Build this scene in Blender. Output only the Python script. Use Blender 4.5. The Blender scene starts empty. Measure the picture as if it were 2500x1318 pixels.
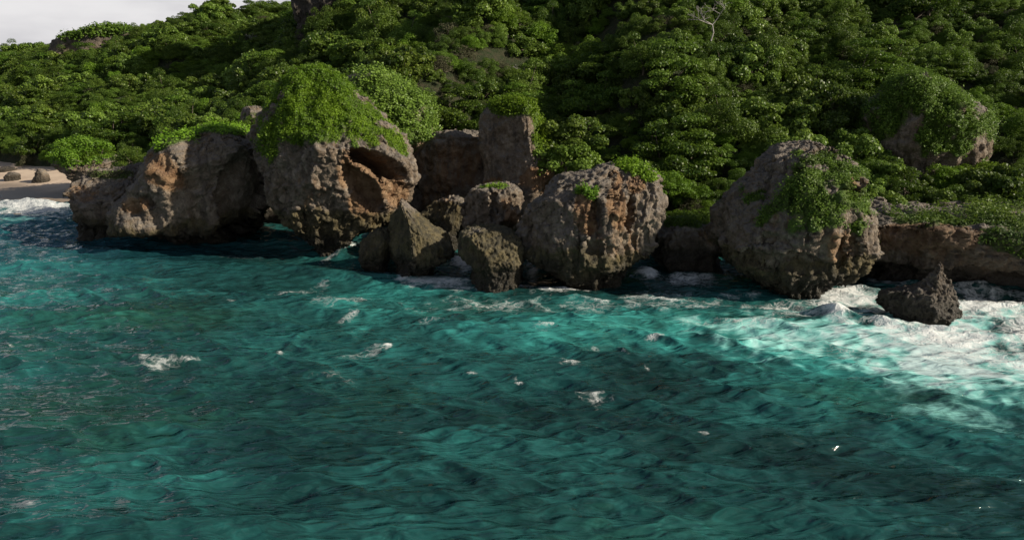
import bpy, math, random
import numpy as np

# ---------------------------------------------------------------- camera, sky, sun, exposure
scene = bpy.context.scene
COL = scene.collection
CAM_H, PITCH, FPX = 13.0, math.radians(15.2), 1690.0      # metres, tilt below the horizon, focal length in photo pixels
cam_data = bpy.data.cameras.new('camera')
cam_data.sensor_width = 36.0
cam_data.lens = 36.0 * FPX / 2500.0
cam_data.clip_start = 0.5
cam_data.clip_end = 6000.0
cam = bpy.data.objects.new('camera', cam_data)
cam.location = (0, 0, CAM_H)
cam.rotation_euler = (math.pi / 2 - PITCH, 0, 0)
COL.objects.link(cam)
scene.camera = cam

SUN_EL, SUN_AZ = math.radians(26), math.radians(-17)     # from the right, a little from the camera's side
sun_dir = np.array([math.cos(SUN_EL) * math.cos(SUN_AZ), math.cos(SUN_EL) * math.sin(SUN_AZ), math.sin(SUN_EL)])
sd = bpy.data.lights.new('sun', 'SUN')
sd.energy = 5.0
sd.angle = math.radians(0.6)
sd.color = (1.0, 0.89, 0.72)
sun = bpy.data.objects.new('sun', sd)
from mathutils import Vector
sun.rotation_euler = Vector(sun_dir).to_track_quat('Z', 'Y').to_euler()
sun.location = (60, -20, 60)
COL.objects.link(sun)

world = bpy.data.worlds.new('World')
scene.world = world
world.use_nodes = True
wn, wl = world.node_tree.nodes, world.node_tree.links
wn.clear()
w_out = wn.new('ShaderNodeOutputWorld')
w_bg = wn.new('ShaderNodeBackground')
w_sky = wn.new('ShaderNodeTexSky')
w_sky.sky_type = 'NISHITA'
w_sky.sun_disc = False
w_sky.sun_elevation = SUN_EL
w_sky.sun_rotation = math.pi / 2 - SUN_AZ
w_sky.air_density = 1.0
w_sky.dust_density = 1.5
w_tc = wn.new('ShaderNodeTexCoord')
w_map = wn.new('ShaderNodeMapping')
w_map.inputs['Scale'].default_value = (1.0, 1.0, 3.0)
w_noise = wn.new('ShaderNodeTexNoise')
w_noise.inputs['Scale'].default_value = 2.1
w_noise.inputs['Detail'].default_value = 7
w_noise.inputs['Roughness'].default_value = 0.55
w_ramp = wn.new('ShaderNodeValToRGB')
w_ramp.color_ramp.elements[0].position = 0.34
w_ramp.color_ramp.elements[1].position = 0.60
w_mix = wn.new('ShaderNodeMix')
w_mix.data_type = 'RGBA'
w_mix.inputs['B'].default_value = (9.6, 9.45, 9.8, 1)       # pale cloud, scaled by the strength below
w_bg.inputs['Strength'].default_value = 0.05
w_sep = wn.new('ShaderNodeSeparateXYZ')
w_low = wn.new('ShaderNodeMapRange')
w_low.interpolation_type = 'SMOOTHSTEP'
w_low.inputs['From Min'].default_value = 0.06
w_low.inputs['From Max'].default_value = 0.42
w_low.inputs['To Min'].default_value = 0.30
w_low.inputs['To Max'].default_value = -0.20
w_add = wn.new('ShaderNodeMath')
w_add.operation = 'ADD'
wl.new(w_tc.outputs['Generated'], w_sep.inputs[0])
wl.new(w_sep.outputs['Z'], w_low.inputs['Value'])
wl.new(w_low.outputs['Result'], w_add.inputs[1])
wl.new(w_tc.outputs['Generated'], w_map.inputs['Vector'])
wl.new(w_map.outputs['Vector'], w_noise.inputs['Vector'])
wl.new(w_noise.outputs['Fac'], w_add.inputs[0])
wl.new(w_add.outputs[0], w_ramp.inputs['Fac'])
wl.new(w_ramp.outputs['Color'], w_mix.inputs['Factor'])
w_n2 = wn.new('ShaderNodeTexNoise')
w_n2.inputs['Scale'].default_value = 3.3
w_n2.inputs['Detail'].default_value = 6
w_cl = wn.new('ShaderNodeMix')
w_cl.data_type = 'RGBA'
w_cl.inputs['A'].default_value = (7.8, 7.7, 8.2, 1)
w_cl.inputs['B'].default_value = (12.4, 12.2, 12.3, 1)
w_r2 = wn.new('ShaderNodeMapRange')
w_r2.interpolation_type = 'SMOOTHSTEP'
w_r2.inputs['From Min'].default_value = 0.36
w_r2.inputs['From Max'].default_value = 0.62
wl.new(w_map.outputs['Vector'], w_n2.inputs['Vector'])
wl.new(w_n2.outputs['Fac'], w_r2.inputs['Value'])
wl.new(w_r2.outputs['Result'], w_cl.inputs['Factor'])
wl.new(w_cl.outputs['Result'], w_mix.inputs['B'])
wl.new(w_sky.outputs['Color'], w_mix.inputs['A'])
wl.new(w_mix.outputs['Result'], w_bg.inputs['Color'])
wl.new(w_bg.outputs['Background'], w_out.inputs['Surface'])

scene.view_settings.view_transform = 'Standard'
scene.view_settings.look = 'None'
scene.view_settings.exposure = 0.4
scene.view_settings.gamma = 1.0
scene.view_settings.use_curve_mapping = False
scene.render.engine = 'CYCLES'
scene.cycles.max_bounces = 5
scene.cycles.diffuse_bounces = 2
scene.cycles.glossy_bounces = 2
scene.cycles.transmission_bounces = 3
scene.cycles.transparent_max_bounces = 6

# ---------------------------------------------------------------- numbers and helpers
rng = np.random.default_rng(7)
random.seed(7)
SP, CP = math.sin(PITCH), math.cos(PITCH)

def zat(v, Y):
    b = (659.0 - v) / FPX
    return CAM_H + Y * (-SP + CP * b) / (CP + SP * b)

def xat(u, v, Y):
    b = (659.0 - v) / FPX
    return Y / (CP + SP * b) * (u - 1250.0) / FPX

def yat(v, z):
    b = (659.0 - v) / FPX
    return (z - CAM_H) * (CP + SP * b) / (-SP + CP * b)

def sea_point(u, v, z=0.0):
    y = yat(v, z)
    return np.array([xat(u, v, y), y, z])

def project(p):
    d = p[:, 1] * CP - (p[:, 2] - CAM_H) * SP
    h = p[:, 1] * SP + (p[:, 2] - CAM_H) * CP
    d = np.where(d < 0.1, 0.1, d)
    return 1250.0 + FPX * p[:, 0] / d, 659.0 - FPX * h / d

_perm = np.random.default_rng(3).permutation(256)
_perm = np.concatenate([_perm, _perm, _perm])
_g = np.random.default_rng(4).normal(size=(256, 3))
_g /= np.linalg.norm(_g, axis=1)[:, None]

def perlin(p):
    p = np.asarray(p, dtype=np.float64)
    i = np.floor(p).astype(np.int64)
    f = p - i
    i &= 255
    w = f * f * f * (f * (f * 6 - 15) + 10)
    out = np.zeros(len(p))
    for dx in (0, 1):
        wx = w[:, 0] if dx else 1 - w[:, 0]
        for dy in (0, 1):
            wy = w[:, 1] if dy else 1 - w[:, 1]
            for dz in (0, 1):
                wz = w[:, 2] if dz else 1 - w[:, 2]
                h = _perm[_perm[_perm[(i[:, 0] + dx) & 255] + ((i[:, 1] + dy) & 255)] + ((i[:, 2] + dz) & 255)]
                g = _g[h]
                out += wx * wy * wz * (g[:, 0] * (f[:, 0] - dx) + g[:, 1] * (f[:, 1] - dy) + g[:, 2] * (f[:, 2] - dz))
    return out * 1.6

def fbm(p, octaves=4, gain=0.5, ridged=False):
    a, s, out = 1.0, 1.0, 0.0
    p = np.asarray(p)
    for k in range(octaves):
        n = perlin(p * s + 17.3 * k)
        out = out + a * ((1 - 2 * np.abs(n)) if ridged else n)
        a *= gain
        s *= 2.03
    return out

def worley(p, seed=0):
    i = np.floor(p).astype(np.int64)
    best = np.full(len(p), 9.0)
    for dx in (-1, 0, 1):
        for dy in (-1, 0, 1):
            for dz in (-1, 0, 1):
                c = i + np.array([dx, dy, dz])
                h = _perm[_perm[_perm[(c[:, 0] + seed) & 255] + (c[:, 1] & 255)] + (c[:, 2] & 255)]
                q = c + 0.5 + 0.45 * _g[h]
                best = np.minimum(best, ((p - q) ** 2).sum(1))
    return np.sqrt(best)

def sstep(a, b, x):
    t = np.clip((np.asarray(x) - a) / (b - a), 0, 1)
    return t * t * (3 - 2 * t)

def fast_mesh(name, verts, faces, smooth=True):
    """verts Nx3, faces Mx3 or Mx4 index array"""
    me = bpy.data.meshes.new(name)
    verts = np.ascontiguousarray(verts, dtype=np.float32)
    faces = np.ascontiguousarray(faces, dtype=np.int32)
    m, k = faces.shape
    me.vertices.add(len(verts))
    me.vertices.foreach_set('co', verts.ravel())
    me.loops.add(m * k)
    me.loops.foreach_set('vertex_index', faces.ravel())
    me.polygons.add(m)
    me.polygons.foreach_set('loop_start', np.arange(0, m * k, k, dtype=np.int32))
    if smooth:
        me.polygons.foreach_set('use_smooth', np.ones(m, dtype=bool))
    me.update(calc_edges=True)
    me.validate()
    return me

def attr(me, name, values, domain='POINT'):
    a = me.attributes.new(name, 'FLOAT', domain)
    a.data.foreach_set('value', np.ascontiguousarray(values, dtype=np.float32))

def link(name, me, mat=None, parent=None, label=None, cat=None, group=None, kind=None):
    o = bpy.data.objects.new(name, me)
    COL.objects.link(o)
    if mat is not None and me is not None and len(me.materials) == 0:
        me.materials.append(mat)
    if parent is not None:
        o.parent = parent
    tag(o, label, cat, group, kind)
    return o

def tag(o, label=None, cat=None, group=None, kind=None):
    if label: o['label'] = label
    if cat: o['category'] = cat
    if group: o['group'] = group
    if kind: o['kind'] = kind

def grid_faces(nr, nc, wrap=False):
    r = np.arange(nr - 1)[:, None]
    c = np.arange(nc if wrap else nc - 1)[None, :]
    c2 = (c + 1) % nc
    a = r * nc + c
    b = r * nc + c2
    d = (r + 1) * nc + c
    e = (r + 1) * nc + c2
    return np.stack([a, b, e, d], -1).reshape(-1, 4)

# ---------------------------------------------------------------- materials
class NT:
    def __init__(self, name):
        self.mat = bpy.data.materials.new(name)
        self.mat.use_nodes = True
        self.t = self.mat.node_tree
        self.t.nodes.clear()
        self.out = self.n('ShaderNodeOutputMaterial')
    def n(self, typ, **kw):
        nd = self.t.nodes.new(typ)
        for k, v in kw.items():
            setattr(nd, k, v)
        return nd
    def set(self, sock, v):
        if hasattr(v, 'is_output') or isinstance(v, bpy.types.NodeSocket):
            self.t.links.new(v, sock)
        else:
            sock.default_value = v
    def noise(self, vec, scale, detail=5, rough=0.55, dist=0.0):
        nd = self.n('ShaderNodeTexNoise')
        self.set(nd.inputs['Vector'], vec)
        nd.inputs['Scale'].default_value = scale
        nd.inputs['Detail'].default_value = detail
        nd.inputs['Roughness'].default_value = rough
        nd.inputs['Distortion'].default_value = dist
        return nd.outputs['Fac']
    def ramp(self, fac, a, b):
        nd = self.n('ShaderNodeMapRange')
        nd.interpolation_type = 'SMOOTHSTEP'
        self.set(nd.inputs['Value'], fac)
        nd.inputs['From Min'].default_value = a
        nd.inputs['From Max'].default_value = b
        return nd.outputs['Result']
    def mix(self, fac, a, b):
        nd = self.n('ShaderNodeMix', data_type='RGBA')
        self.set(nd.inputs['Factor'], fac)
        self.set(nd.inputs['A'], a if not isinstance(a, tuple) else (*a, 1) if len(a) == 3 else a)
        self.set(nd.inputs['B'], b if not isinstance(b, tuple) else (*b, 1) if len(b) == 3 else b)
        return nd.outputs['Result']
    def math(self, op, a, b=0.0, clamp=False):
        nd = self.n('ShaderNodeMath', operation=op)
        nd.use_clamp = clamp
        self.set(nd.inputs[0], a)
        self.set(nd.inputs[1], b)
        return nd.outputs[0]
    def attr(self, name):
        nd = self.n('ShaderNodeAttribute')
        nd.attribute_name = name
        return nd.outputs['Fac']
    def pos(self, scale=(1, 1, 1)):
        g = self.n('ShaderNodeNewGeometry')
        m = self.n('ShaderNodeMapping')
        self.t.links.new(g.outputs['Position'], m.inputs['Vector'])
        m.inputs['Scale'].default_value = scale
        return m.outputs['Vector']
    def bump(self, h, strength, dist, normal=None):
        nd = self.n('ShaderNodeBump')
        nd.inputs['Strength'].default_value = strength
        nd.inputs['Distance'].default_value = dist
        self.set(nd.inputs['Height'], h)
        if normal is not None:
            self.set(nd.inputs['Normal'], normal)
        return nd.outputs['Normal']
    def bsdf(self, color, rough=0.9, normal=None, spec=0.3, ior=None):
        nd = self.n('ShaderNodeBsdfPrincipled')
        self.set(nd.inputs['Base Color'], color if not isinstance(color, tuple) else (*color, 1))
        self.set(nd.inputs['Roughness'], rough)
        nd.inputs['Specular IOR Level'].default_value = spec
        if ior: nd.inputs['IOR'].default_value = ior
        if normal is not None:
            self.set(nd.inputs['Normal'], normal)
        return nd
    def finish(self, shader):
        self.t.links.new(shader, self.out.inputs['Surface'])
        return self.mat

def rock_material():
    m = NT('weathered_limestone')
    p = m.pos()
    pv = m.pos((1, 1, 0.35))
    big = m.noise(p, 0.35, 4)
    mid = m.noise(p, 1.3, 6, 0.6)
    streak = m.noise(pv, 2.2, 5, 0.6)
    fine = m.noise(p, 7.0, 5, 0.65)
    col = m.mix(m.ramp(big, 0.35, 0.65), (0.150, 0.112, 0.078), (0.185, 0.152, 0.120))
    col = m.mix(m.ramp(mid, 0.45, 0.68), col, (0.27, 0.225, 0.175))
    col = m.mix(m.math('MULTIPLY', m.ramp(streak, 0.5, 0.75), 0.75), col, (0.045, 0.037, 0.031))
    col = m.mix(m.math('MULTIPLY', m.ramp(fine, 0.5, 0.72), 0.65), col, (0.055, 0.047, 0.04))
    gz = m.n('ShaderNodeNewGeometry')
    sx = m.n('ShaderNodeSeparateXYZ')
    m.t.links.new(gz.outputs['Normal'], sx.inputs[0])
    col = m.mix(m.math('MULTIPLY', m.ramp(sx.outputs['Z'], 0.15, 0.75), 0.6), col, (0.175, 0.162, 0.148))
    ps = m.pos((1, 1, 0.12))
    drip = m.noise(ps, 1.1, 5, 0.6)
    col = m.mix(m.math('MULTIPLY', m.ramp(drip, 0.52, 0.68), 0.6), col, (0.050, 0.043, 0.037))
    rust = m.mix(m.ramp(mid, 0.35, 0.65), (0.155, 0.080, 0.036), (0.285, 0.180, 0.098))
    rfac = m.ramp(m.math('ADD', m.attr('rust'), m.math('MULTIPLY', m.math('SUBTRACT', streak, 0.5), 1.4)), 0.25, 0.7)
    col = m.mix(m.math('MULTIPLY', rfac, 0.8), col, rust)
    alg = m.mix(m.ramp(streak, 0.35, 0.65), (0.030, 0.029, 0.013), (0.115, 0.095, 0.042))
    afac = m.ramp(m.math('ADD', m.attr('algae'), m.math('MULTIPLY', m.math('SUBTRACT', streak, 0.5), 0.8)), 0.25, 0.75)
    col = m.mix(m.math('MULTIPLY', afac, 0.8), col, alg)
    col = m.mix(m.attr('moss'), col, m.mix(fine, (0.030, 0.060, 0.008), (0.085, 0.150, 0.014)))
    col = m.mix(m.math('MULTIPLY', m.attr('wet_or_shade'), 0.9), col, (0.024, 0.021, 0.015))  # spray-wet foot, also painting in the dark of shaded lower rock
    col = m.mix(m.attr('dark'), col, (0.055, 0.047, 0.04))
    b1 = m.noise(p, 4.0, 6, 0.7)
    b2 = m.n('ShaderNodeTexVoronoi')
    m.t.links.new(p, b2.inputs['Vector'])
    b2.inputs['Scale'].default_value = 5.5
    h = m.math('ADD', b1, m.math('MULTIPLY', b2.outputs['Distance'], 0.35))
    nrm = m.bump(h, 1.0, 0.22)
    return m.finish(m.bsdf(col, m.math('SUBTRACT', 0.92, m.math('MULTIPLY', m.attr('wet_or_shade'), 0.45)), nrm, 0.3).outputs[0])

def leaf_material(name, dark, light, rough=0.42, trans=0.28, spec=0.5):
    m = NT(name)
    tone = m.attr('tone')
    oi = m.n('ShaderNodeObjectInfo')
    p = m.pos()
    patch = m.noise(p, 0.16, 3)
    f = m.math('ADD', m.math('MULTIPLY', tone, 0.7), m.math('MULTIPLY', m.math('SUBTRACT', oi.outputs['Random'], 0.5), 0.75))
    f = m.math('ADD', f, m.math('MULTIPLY', m.math('SUBTRACT', patch, 0.5), 1.3), True)
    col = m.mix(f, dark, light)
    hsv = m.n('ShaderNodeHueSaturation')
    m.set(hsv.inputs['Hue'], m.math('ADD', 0.472, m.math('MULTIPLY', oi.outputs['Random'], 0.036)))
    m.set(hsv.inputs['Color'], col)
    b = m.bsdf(hsv.outputs['Color'], rough, None, spec)
    tr = m.n('ShaderNodeBsdfTranslucent')
    m.t.links.new(m.mix(0.5, hsv.outputs['Color'], tuple(light)), tr.inputs['Color'])
    mx = m.n('ShaderNodeMixShader')
    mx.inputs['Fac'].default_value = trans
    m.t.links.new(b.outputs[0], mx.inputs[1])
    m.t.links.new(tr.outputs[0], mx.inputs[2])
    return m.finish(mx.outputs[0])

def bark_material(name, a, b):
    m = NT(name)
    p = m.pos((1, 1, 0.3))
    n = m.noise(p, 9, 5)
    return m.finish(m.bsdf(m.mix(m.ramp(n, 0.35, 0.65), a, b), 0.9, m.bump(n, 0.5, 0.03)).outputs[0])

def hill_material():
    m = NT('leaf_litter_soil')
    p = m.pos()
    n = m.noise(p, 1.1, 6, 0.65)
    k = m.noise(p, 6.0, 5, 0.65)
    col = m.mix(m.ramp(n, 0.4, 0.65), (0.020, 0.030, 0.010), (0.050, 0.045, 0.025))
    col = m.mix(m.ramp(k, 0.5, 0.75), col, (0.030, 0.055, 0.014))
    return m.finish(m.bsdf(col, 0.95, m.bump(k, 1.0, 0.3)).outputs[0])

def sand_material():
    m = NT('beach_sand')
    p = m.pos()
    n = m.noise(p, 0.5, 5)
    k = m.noise(p, 14, 4)
    col = m.mix(m.ramp(n, 0.35, 0.7), (0.50, 0.39, 0.30), (0.60, 0.48, 0.37))
    col = m.mix(m.attr('wet_or_shade'), col, (0.27, 0.215, 0.165))
    rough = m.math('SUBTRACT', 0.95, m.math('MULTIPLY', m.attr('wet_or_shade'), 0.45))
    return m.finish(m.bsdf(col, rough, m.bump(k, 0.4, 0.03)).outputs[0])

def water_material():
    m = NT('sea_water')
    g = m.n('ShaderNodeNewGeometry')
    # the bed is seen bent through the waves: look it up at a point shifted by the slope of the surface
    sc = m.n('ShaderNodeVectorMath', operation='SCALE')
    m.t.links.new(g.outputs['Normal'], sc.inputs[0])
    sc.inputs['Scale'].default_value = 2.6
    ad = m.n('ShaderNodeVectorMath', operation='ADD')
    m.t.links.new(g.outputs['Position'], ad.inputs[0])
    m.t.links.new(sc.outputs[0], ad.inputs[1])
    mp = m.n('ShaderNodeMapping')
    m.t.links.new(ad.outputs[0], mp.inputs['Vector'])
    mp.inputs['Scale'].default_value = (0.55, 1.15, 0.0)
    mp.inputs['Rotation'].default_value = (0, 0, math.radians(8))
    bed = mp.outputs['Vector']
    n1 = m.noise(bed, 0.16, 5, 0.6, 0.4)
    n2 = m.noise(bed, 0.75, 7, 0.66, 0.2)
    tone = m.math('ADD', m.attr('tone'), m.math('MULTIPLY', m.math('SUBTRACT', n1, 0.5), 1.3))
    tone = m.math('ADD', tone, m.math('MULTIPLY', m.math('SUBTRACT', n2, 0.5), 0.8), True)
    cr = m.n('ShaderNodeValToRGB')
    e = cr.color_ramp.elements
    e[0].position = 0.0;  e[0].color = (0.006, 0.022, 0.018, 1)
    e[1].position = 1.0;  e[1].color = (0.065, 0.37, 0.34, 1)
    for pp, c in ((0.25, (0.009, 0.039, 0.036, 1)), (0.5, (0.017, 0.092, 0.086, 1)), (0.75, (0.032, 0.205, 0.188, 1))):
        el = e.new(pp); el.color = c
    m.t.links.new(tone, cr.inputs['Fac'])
    n3 = m.noise(bed, 0.09, 3)
    col = m.mix(m.math('MULTIPLY', m.ramp(n3, 0.5, 0.7), 0.35), cr.outputs['Color'], (0.022, 0.085, 0.028))   # weedy green bed
    col = m.mix(m.math('MULTIPLY', m.attr('blue'), 0.8), col, (0.012, 0.085, 0.12))
    # bubbles carried under the surface
    pos = g.outputs['Position']
    mp2 = m.n('ShaderNodeMapping')
    m.t.links.new(pos, mp2.inputs['Vector'])
    mp2.inputs['Scale'].default_value = (0.55, 1.2, 0.0)
    mp2.inputs['Rotation'].default_value = (0, 0, math.radians(18))
    milk_n = m.noise(mp2.outputs['Vector'], 0.7, 7, 0.62, 0.8)
    milk = m.ramp(m.math('ADD', m.attr('milk'), m.math('MULTIPLY', m.math('SUBTRACT', milk_n, 0.5), 1.3)), 0.25, 1.05)
    col = m.mix(m.ramp(milk, 0.0, 0.62), col, (0.24, 0.56, 0.52))
    col = m.mix(m.ramp(milk, 0.5, 1.0), col, (0.50, 0.66, 0.66))
    # ripples
    mp3 = m.n('ShaderNodeMapping')
    m.t.links.new(pos, mp3.inputs['Vector'])
    mp3.inputs['Scale'].default_value = (0.5, 1.9, 1.0)
    mp3.inputs['Rotation'].default_value = (0, 0, math.radians(10))
    r1 = m.noise(mp3.outputs['Vector'], 1.15, 2.5, 0.5, 0.5)
    nrm = m.bump(r1, 1.0, 0.42)
    wat = m.bsdf(col, 0.03, nrm, 0.6, 1.333)
    # foam: lacy where thin, closed where dense
    ds = m.n('ShaderNodeTexNoise')
    m.t.links.new(pos, ds.inputs['Vector'])
    ds.inputs['Scale'].default_value = 1.4
    ds.inputs['Detail'].default_value = 4
    dsc = m.n('ShaderNodeVectorMath', operation='SCALE')
    m.t.links.new(ds.outputs['Color'], dsc.inputs[0])
    dsc.inputs['Scale'].default_value = 1.3
    dad = m.n('ShaderNodeVectorMath', operation='ADD')
    m.t.links.new(mp2.outputs['Vector'], dad.inputs[0])
    m.t.links.new(dsc.outputs[0], dad.inputs[1])
    vo = m.n('ShaderNodeTexVoronoi', feature='DISTANCE_TO_EDGE')
    m.t.links.new(dad.outputs[0], vo.inputs['Vector'])
    vo.inputs['Scale'].default_value = 2.6
    lace = m.math('SUBTRACT', 1.0, m.ramp(vo.outputs['Distance'], 0.0, 0.30))
    fn = m.noise(dad.outputs[0], 2.6, 8, 0.68)
    dens = m.attr('foam')
    cover = m.math('ADD', m.math('MULTIPLY', lace, 0.30), m.math('MULTIPLY', fn, 0.95))
    cover = m.math('ADD', cover, m.math('MULTIPLY', dens, 1.15))
    fm = m.math('MULTIPLY', m.math('MULTIPLY', m.ramp(cover, 0.90, 1.8), m.ramp(dens, 0.02, 0.25)), 0.93)
    foam = m.bsdf(m.mix(m.ramp(fn, 0.3, 0.7), (0.50, 0.54, 0.55), (0.76, 0.77, 0.76)), 0.8, m.bump(m.math('ADD', fn, lace), 0.4, 0.08), 0.2)
    mx = m.n('ShaderNodeMixShader')
    m.t.links.new(fm, mx.inputs['Fac'])
    m.t.links.new(wat.outputs[0], mx.inputs[1])
    m.t.links.new(foam.outputs[0], mx.inputs[2])
    return m.finish(mx.outputs[0])

M_ROCK = rock_material()
M_HILL = hill_material()
M_SAND = sand_material()
M_WATER = water_material()
M_GRAPE = leaf_material('glossy_broad_leaf', (0.036, 0.085, 0.010), (0.190, 0.285, 0.044), 0.42, 0.32, 0.3)
M_TIER = leaf_material('dark_tiered_leaf', (0.028, 0.075, 0.008), (0.145, 0.240, 0.028), 0.45, 0.32, 0.25)
M_FINE = leaf_material('fine_green_leaf', (0.032, 0.080, 0.010), (0.150, 0.240, 0.030), 0.5, 0.32, 0.25)
M_BRIGHT = leaf_material('bright_soft_leaf', (0.055, 0.125, 0.010), (0.170, 0.290, 0.026), 0.5, 0.36, 0.25)
M_DRY = leaf_material('dry_scrub_leaf', (0.050, 0.055, 0.028), (0.130, 0.130, 0.070), 0.7, 0.2, 0.2)
M_VINE = leaf_material('creeping_vine_leaf', (0.060, 0.140, 0.008), (0.200, 0.345, 0.026), 0.5, 0.36, 0.22)
M_BARK = bark_material('grey_brown_bark', (0.07, 0.055, 0.04), (0.16, 0.135, 0.11))
M_DEAD = bark_material('bleached_dead_wood', (0.28, 0.26, 0.24), (0.44, 0.41, 0.39))

# ---------------------------------------------------------------- hillside
SHORE = np.array([(-400, 330), (-200, 190), (-140, 150), (-100, 119), (-70, 99), (-55, 93), (-46, 86), (-38, 74), (-30, 67.5), (-20, 65),
                  (-10, 63), (-2, 61), (4, 57), (9, 53), (14, 51.5), (20, 51), (28, 51.5), (36, 51), (60, 50), (120, 46), (300, 40)], float)
CAP = np.array([(-400, 8), (-160, 14.0), (-111, 20.0), (-85, 22.5), (-75, 23.5), (-58, 25.5), (-39, 29), (-20, 33), (0, 40), (300, 46)], float)

def shore_s(x, y):
    ys = np.interp(x, SHORE[:, 0], SHORE[:, 1])
    sl = (np.interp(x + 4, SHORE[:, 0], SHORE[:, 1]) - np.interp(x - 4, SHORE[:, 0], SHORE[:, 1])) / 8
    return (y - ys) / np.sqrt(1 + sl * sl)

def hill_h(x, y):
    x = np.asarray(x, float); y = np.asarray(y, float)
    s = shore_s(x, y)
    raw = np.where(s < 0, -2.2 + 0.5 * s, -2.2 + 4.4 * sstep(-0.6, 2.0, s) + 0.50 * np.clip(s - 1, 0, None))
    raw = np.clip(raw, -6, None)
    cap = np.interp(x, CAP[:, 0], CAP[:, 1])
    k = 5.0
    h = np.clip(0.5 + 0.5 * (raw - cap) / k, 0, 1)
    H = raw * (1 - h) + cap * h - k * h * (1 - h)
    p = np.stack([x, y, np.zeros_like(x)], -1).reshape(-1, 3)
    amp = sstep(1, 8, s)
    def near(ax, ay, bx, by):
        t = np.clip(((x - ax) * (bx - ax) + (y - ay) * (by - ay)) / ((bx - ax) ** 2 + (by - ay) ** 2), 0, 1)
        return np.hypot(x - ax - t * (bx - ax), y - ay - t * (by - ay))
    H = H + amp * (4.5 * np.exp(-(near(-3, 95, -13, 71) / 5.5) ** 2) - 3.2 * np.exp(-(near(-22, 100, -25, 80) / 6.5) ** 2)
                   + 3.0 * np.exp(-(near(22, 92, 14, 72) / 5.5) ** 2) - 2.0 * np.exp(-(near(9, 92, 8, 70) / 4.5) ** 2))
    H = H + amp * (1.7 * fbm(p * 0.055, 3).reshape(x.shape) + 0.9 * fbm(p * 0.17 + 9, 2).reshape(x.shape))
    return H

def graded(a, b, step, lo=None, hi=None, growth=1.18):
    c = list(np.arange(a, b + 1e-6, step))
    st, v = step, c[0]
    if lo is not None:
        pre = []
        while v > lo:
            st *= growth; v -= st; pre.append(v)
        c = pre[::-1] + c
    st, v = step, c[-1]
    if hi is not None:
        while v < hi:
            st *= growth; v += st; c.append(v)
    return np.array(c)

gx = graded(-150, 75, 0.9, -1500, 900)
gy = graded(44, 175, 0.9, None, 1500)
X, Y = np.meshgrid(gx, gy)
H = hill_h(X, Y)
hill_me = fast_mesh('hillside', np.stack([X, Y, H], -1).reshape(-1, 3), grid_faces(*X.shape))
link('hillside', hill_me, M_HILL, kind='structure', label='steep scrub covered hillside above the boulders')

def on_hill(u, v):
    b = (659.0 - v) / FPX
    for Yk in np.arange(50, 260, 0.4):
        z = zat(v, Yk); x = xat(u, v, Yk)
        if hill_h(np.array([x]), np.array([Yk]))[0] >= z:
            return np.array([x, Yk, z])
    return np.array([x, Yk, z])

# ---------------------------------------------------------------- beach
gx = graded(-135, -34, 0.7, -500, None)
gy = np.arange(60, 112, 0.5)
X, Y = np.meshgrid(gx, gy)
yw = 77.0 + np.clip(-55 - X, 0, None) * 0.55
pn = np.stack([X, Y, 0 * X], -1).reshape(-1, 3)
Z = (Y - yw) * 0.085 + 0.06 * fbm(pn * 0.3, 3).reshape(X.shape)
Y2 = Y + np.clip(-90 - X, 0, None) * 0.8
beach_me = fast_mesh('beach', np.stack([X, Y2, Z], -1).reshape(-1, 3), grid_faces(*X.shape))
attr(beach_me, 'wet_or_shade', (1 - sstep(0.30, 0.62, Z + 0.12 * fbm(pn * 0.12 + 4, 2).reshape(X.shape))).ravel())  # on the sand only the real damp strip by the water
link('beach', beach_me, M_SAND, kind='structure', label='small pale sand beach left of the rocks')

# ---------------------------------------------------------------- rocks
ROCKS = {}

def catmull(xs, t_new, t_old):
    v = np.interp(t_new, t_old, xs)
    return v

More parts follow.
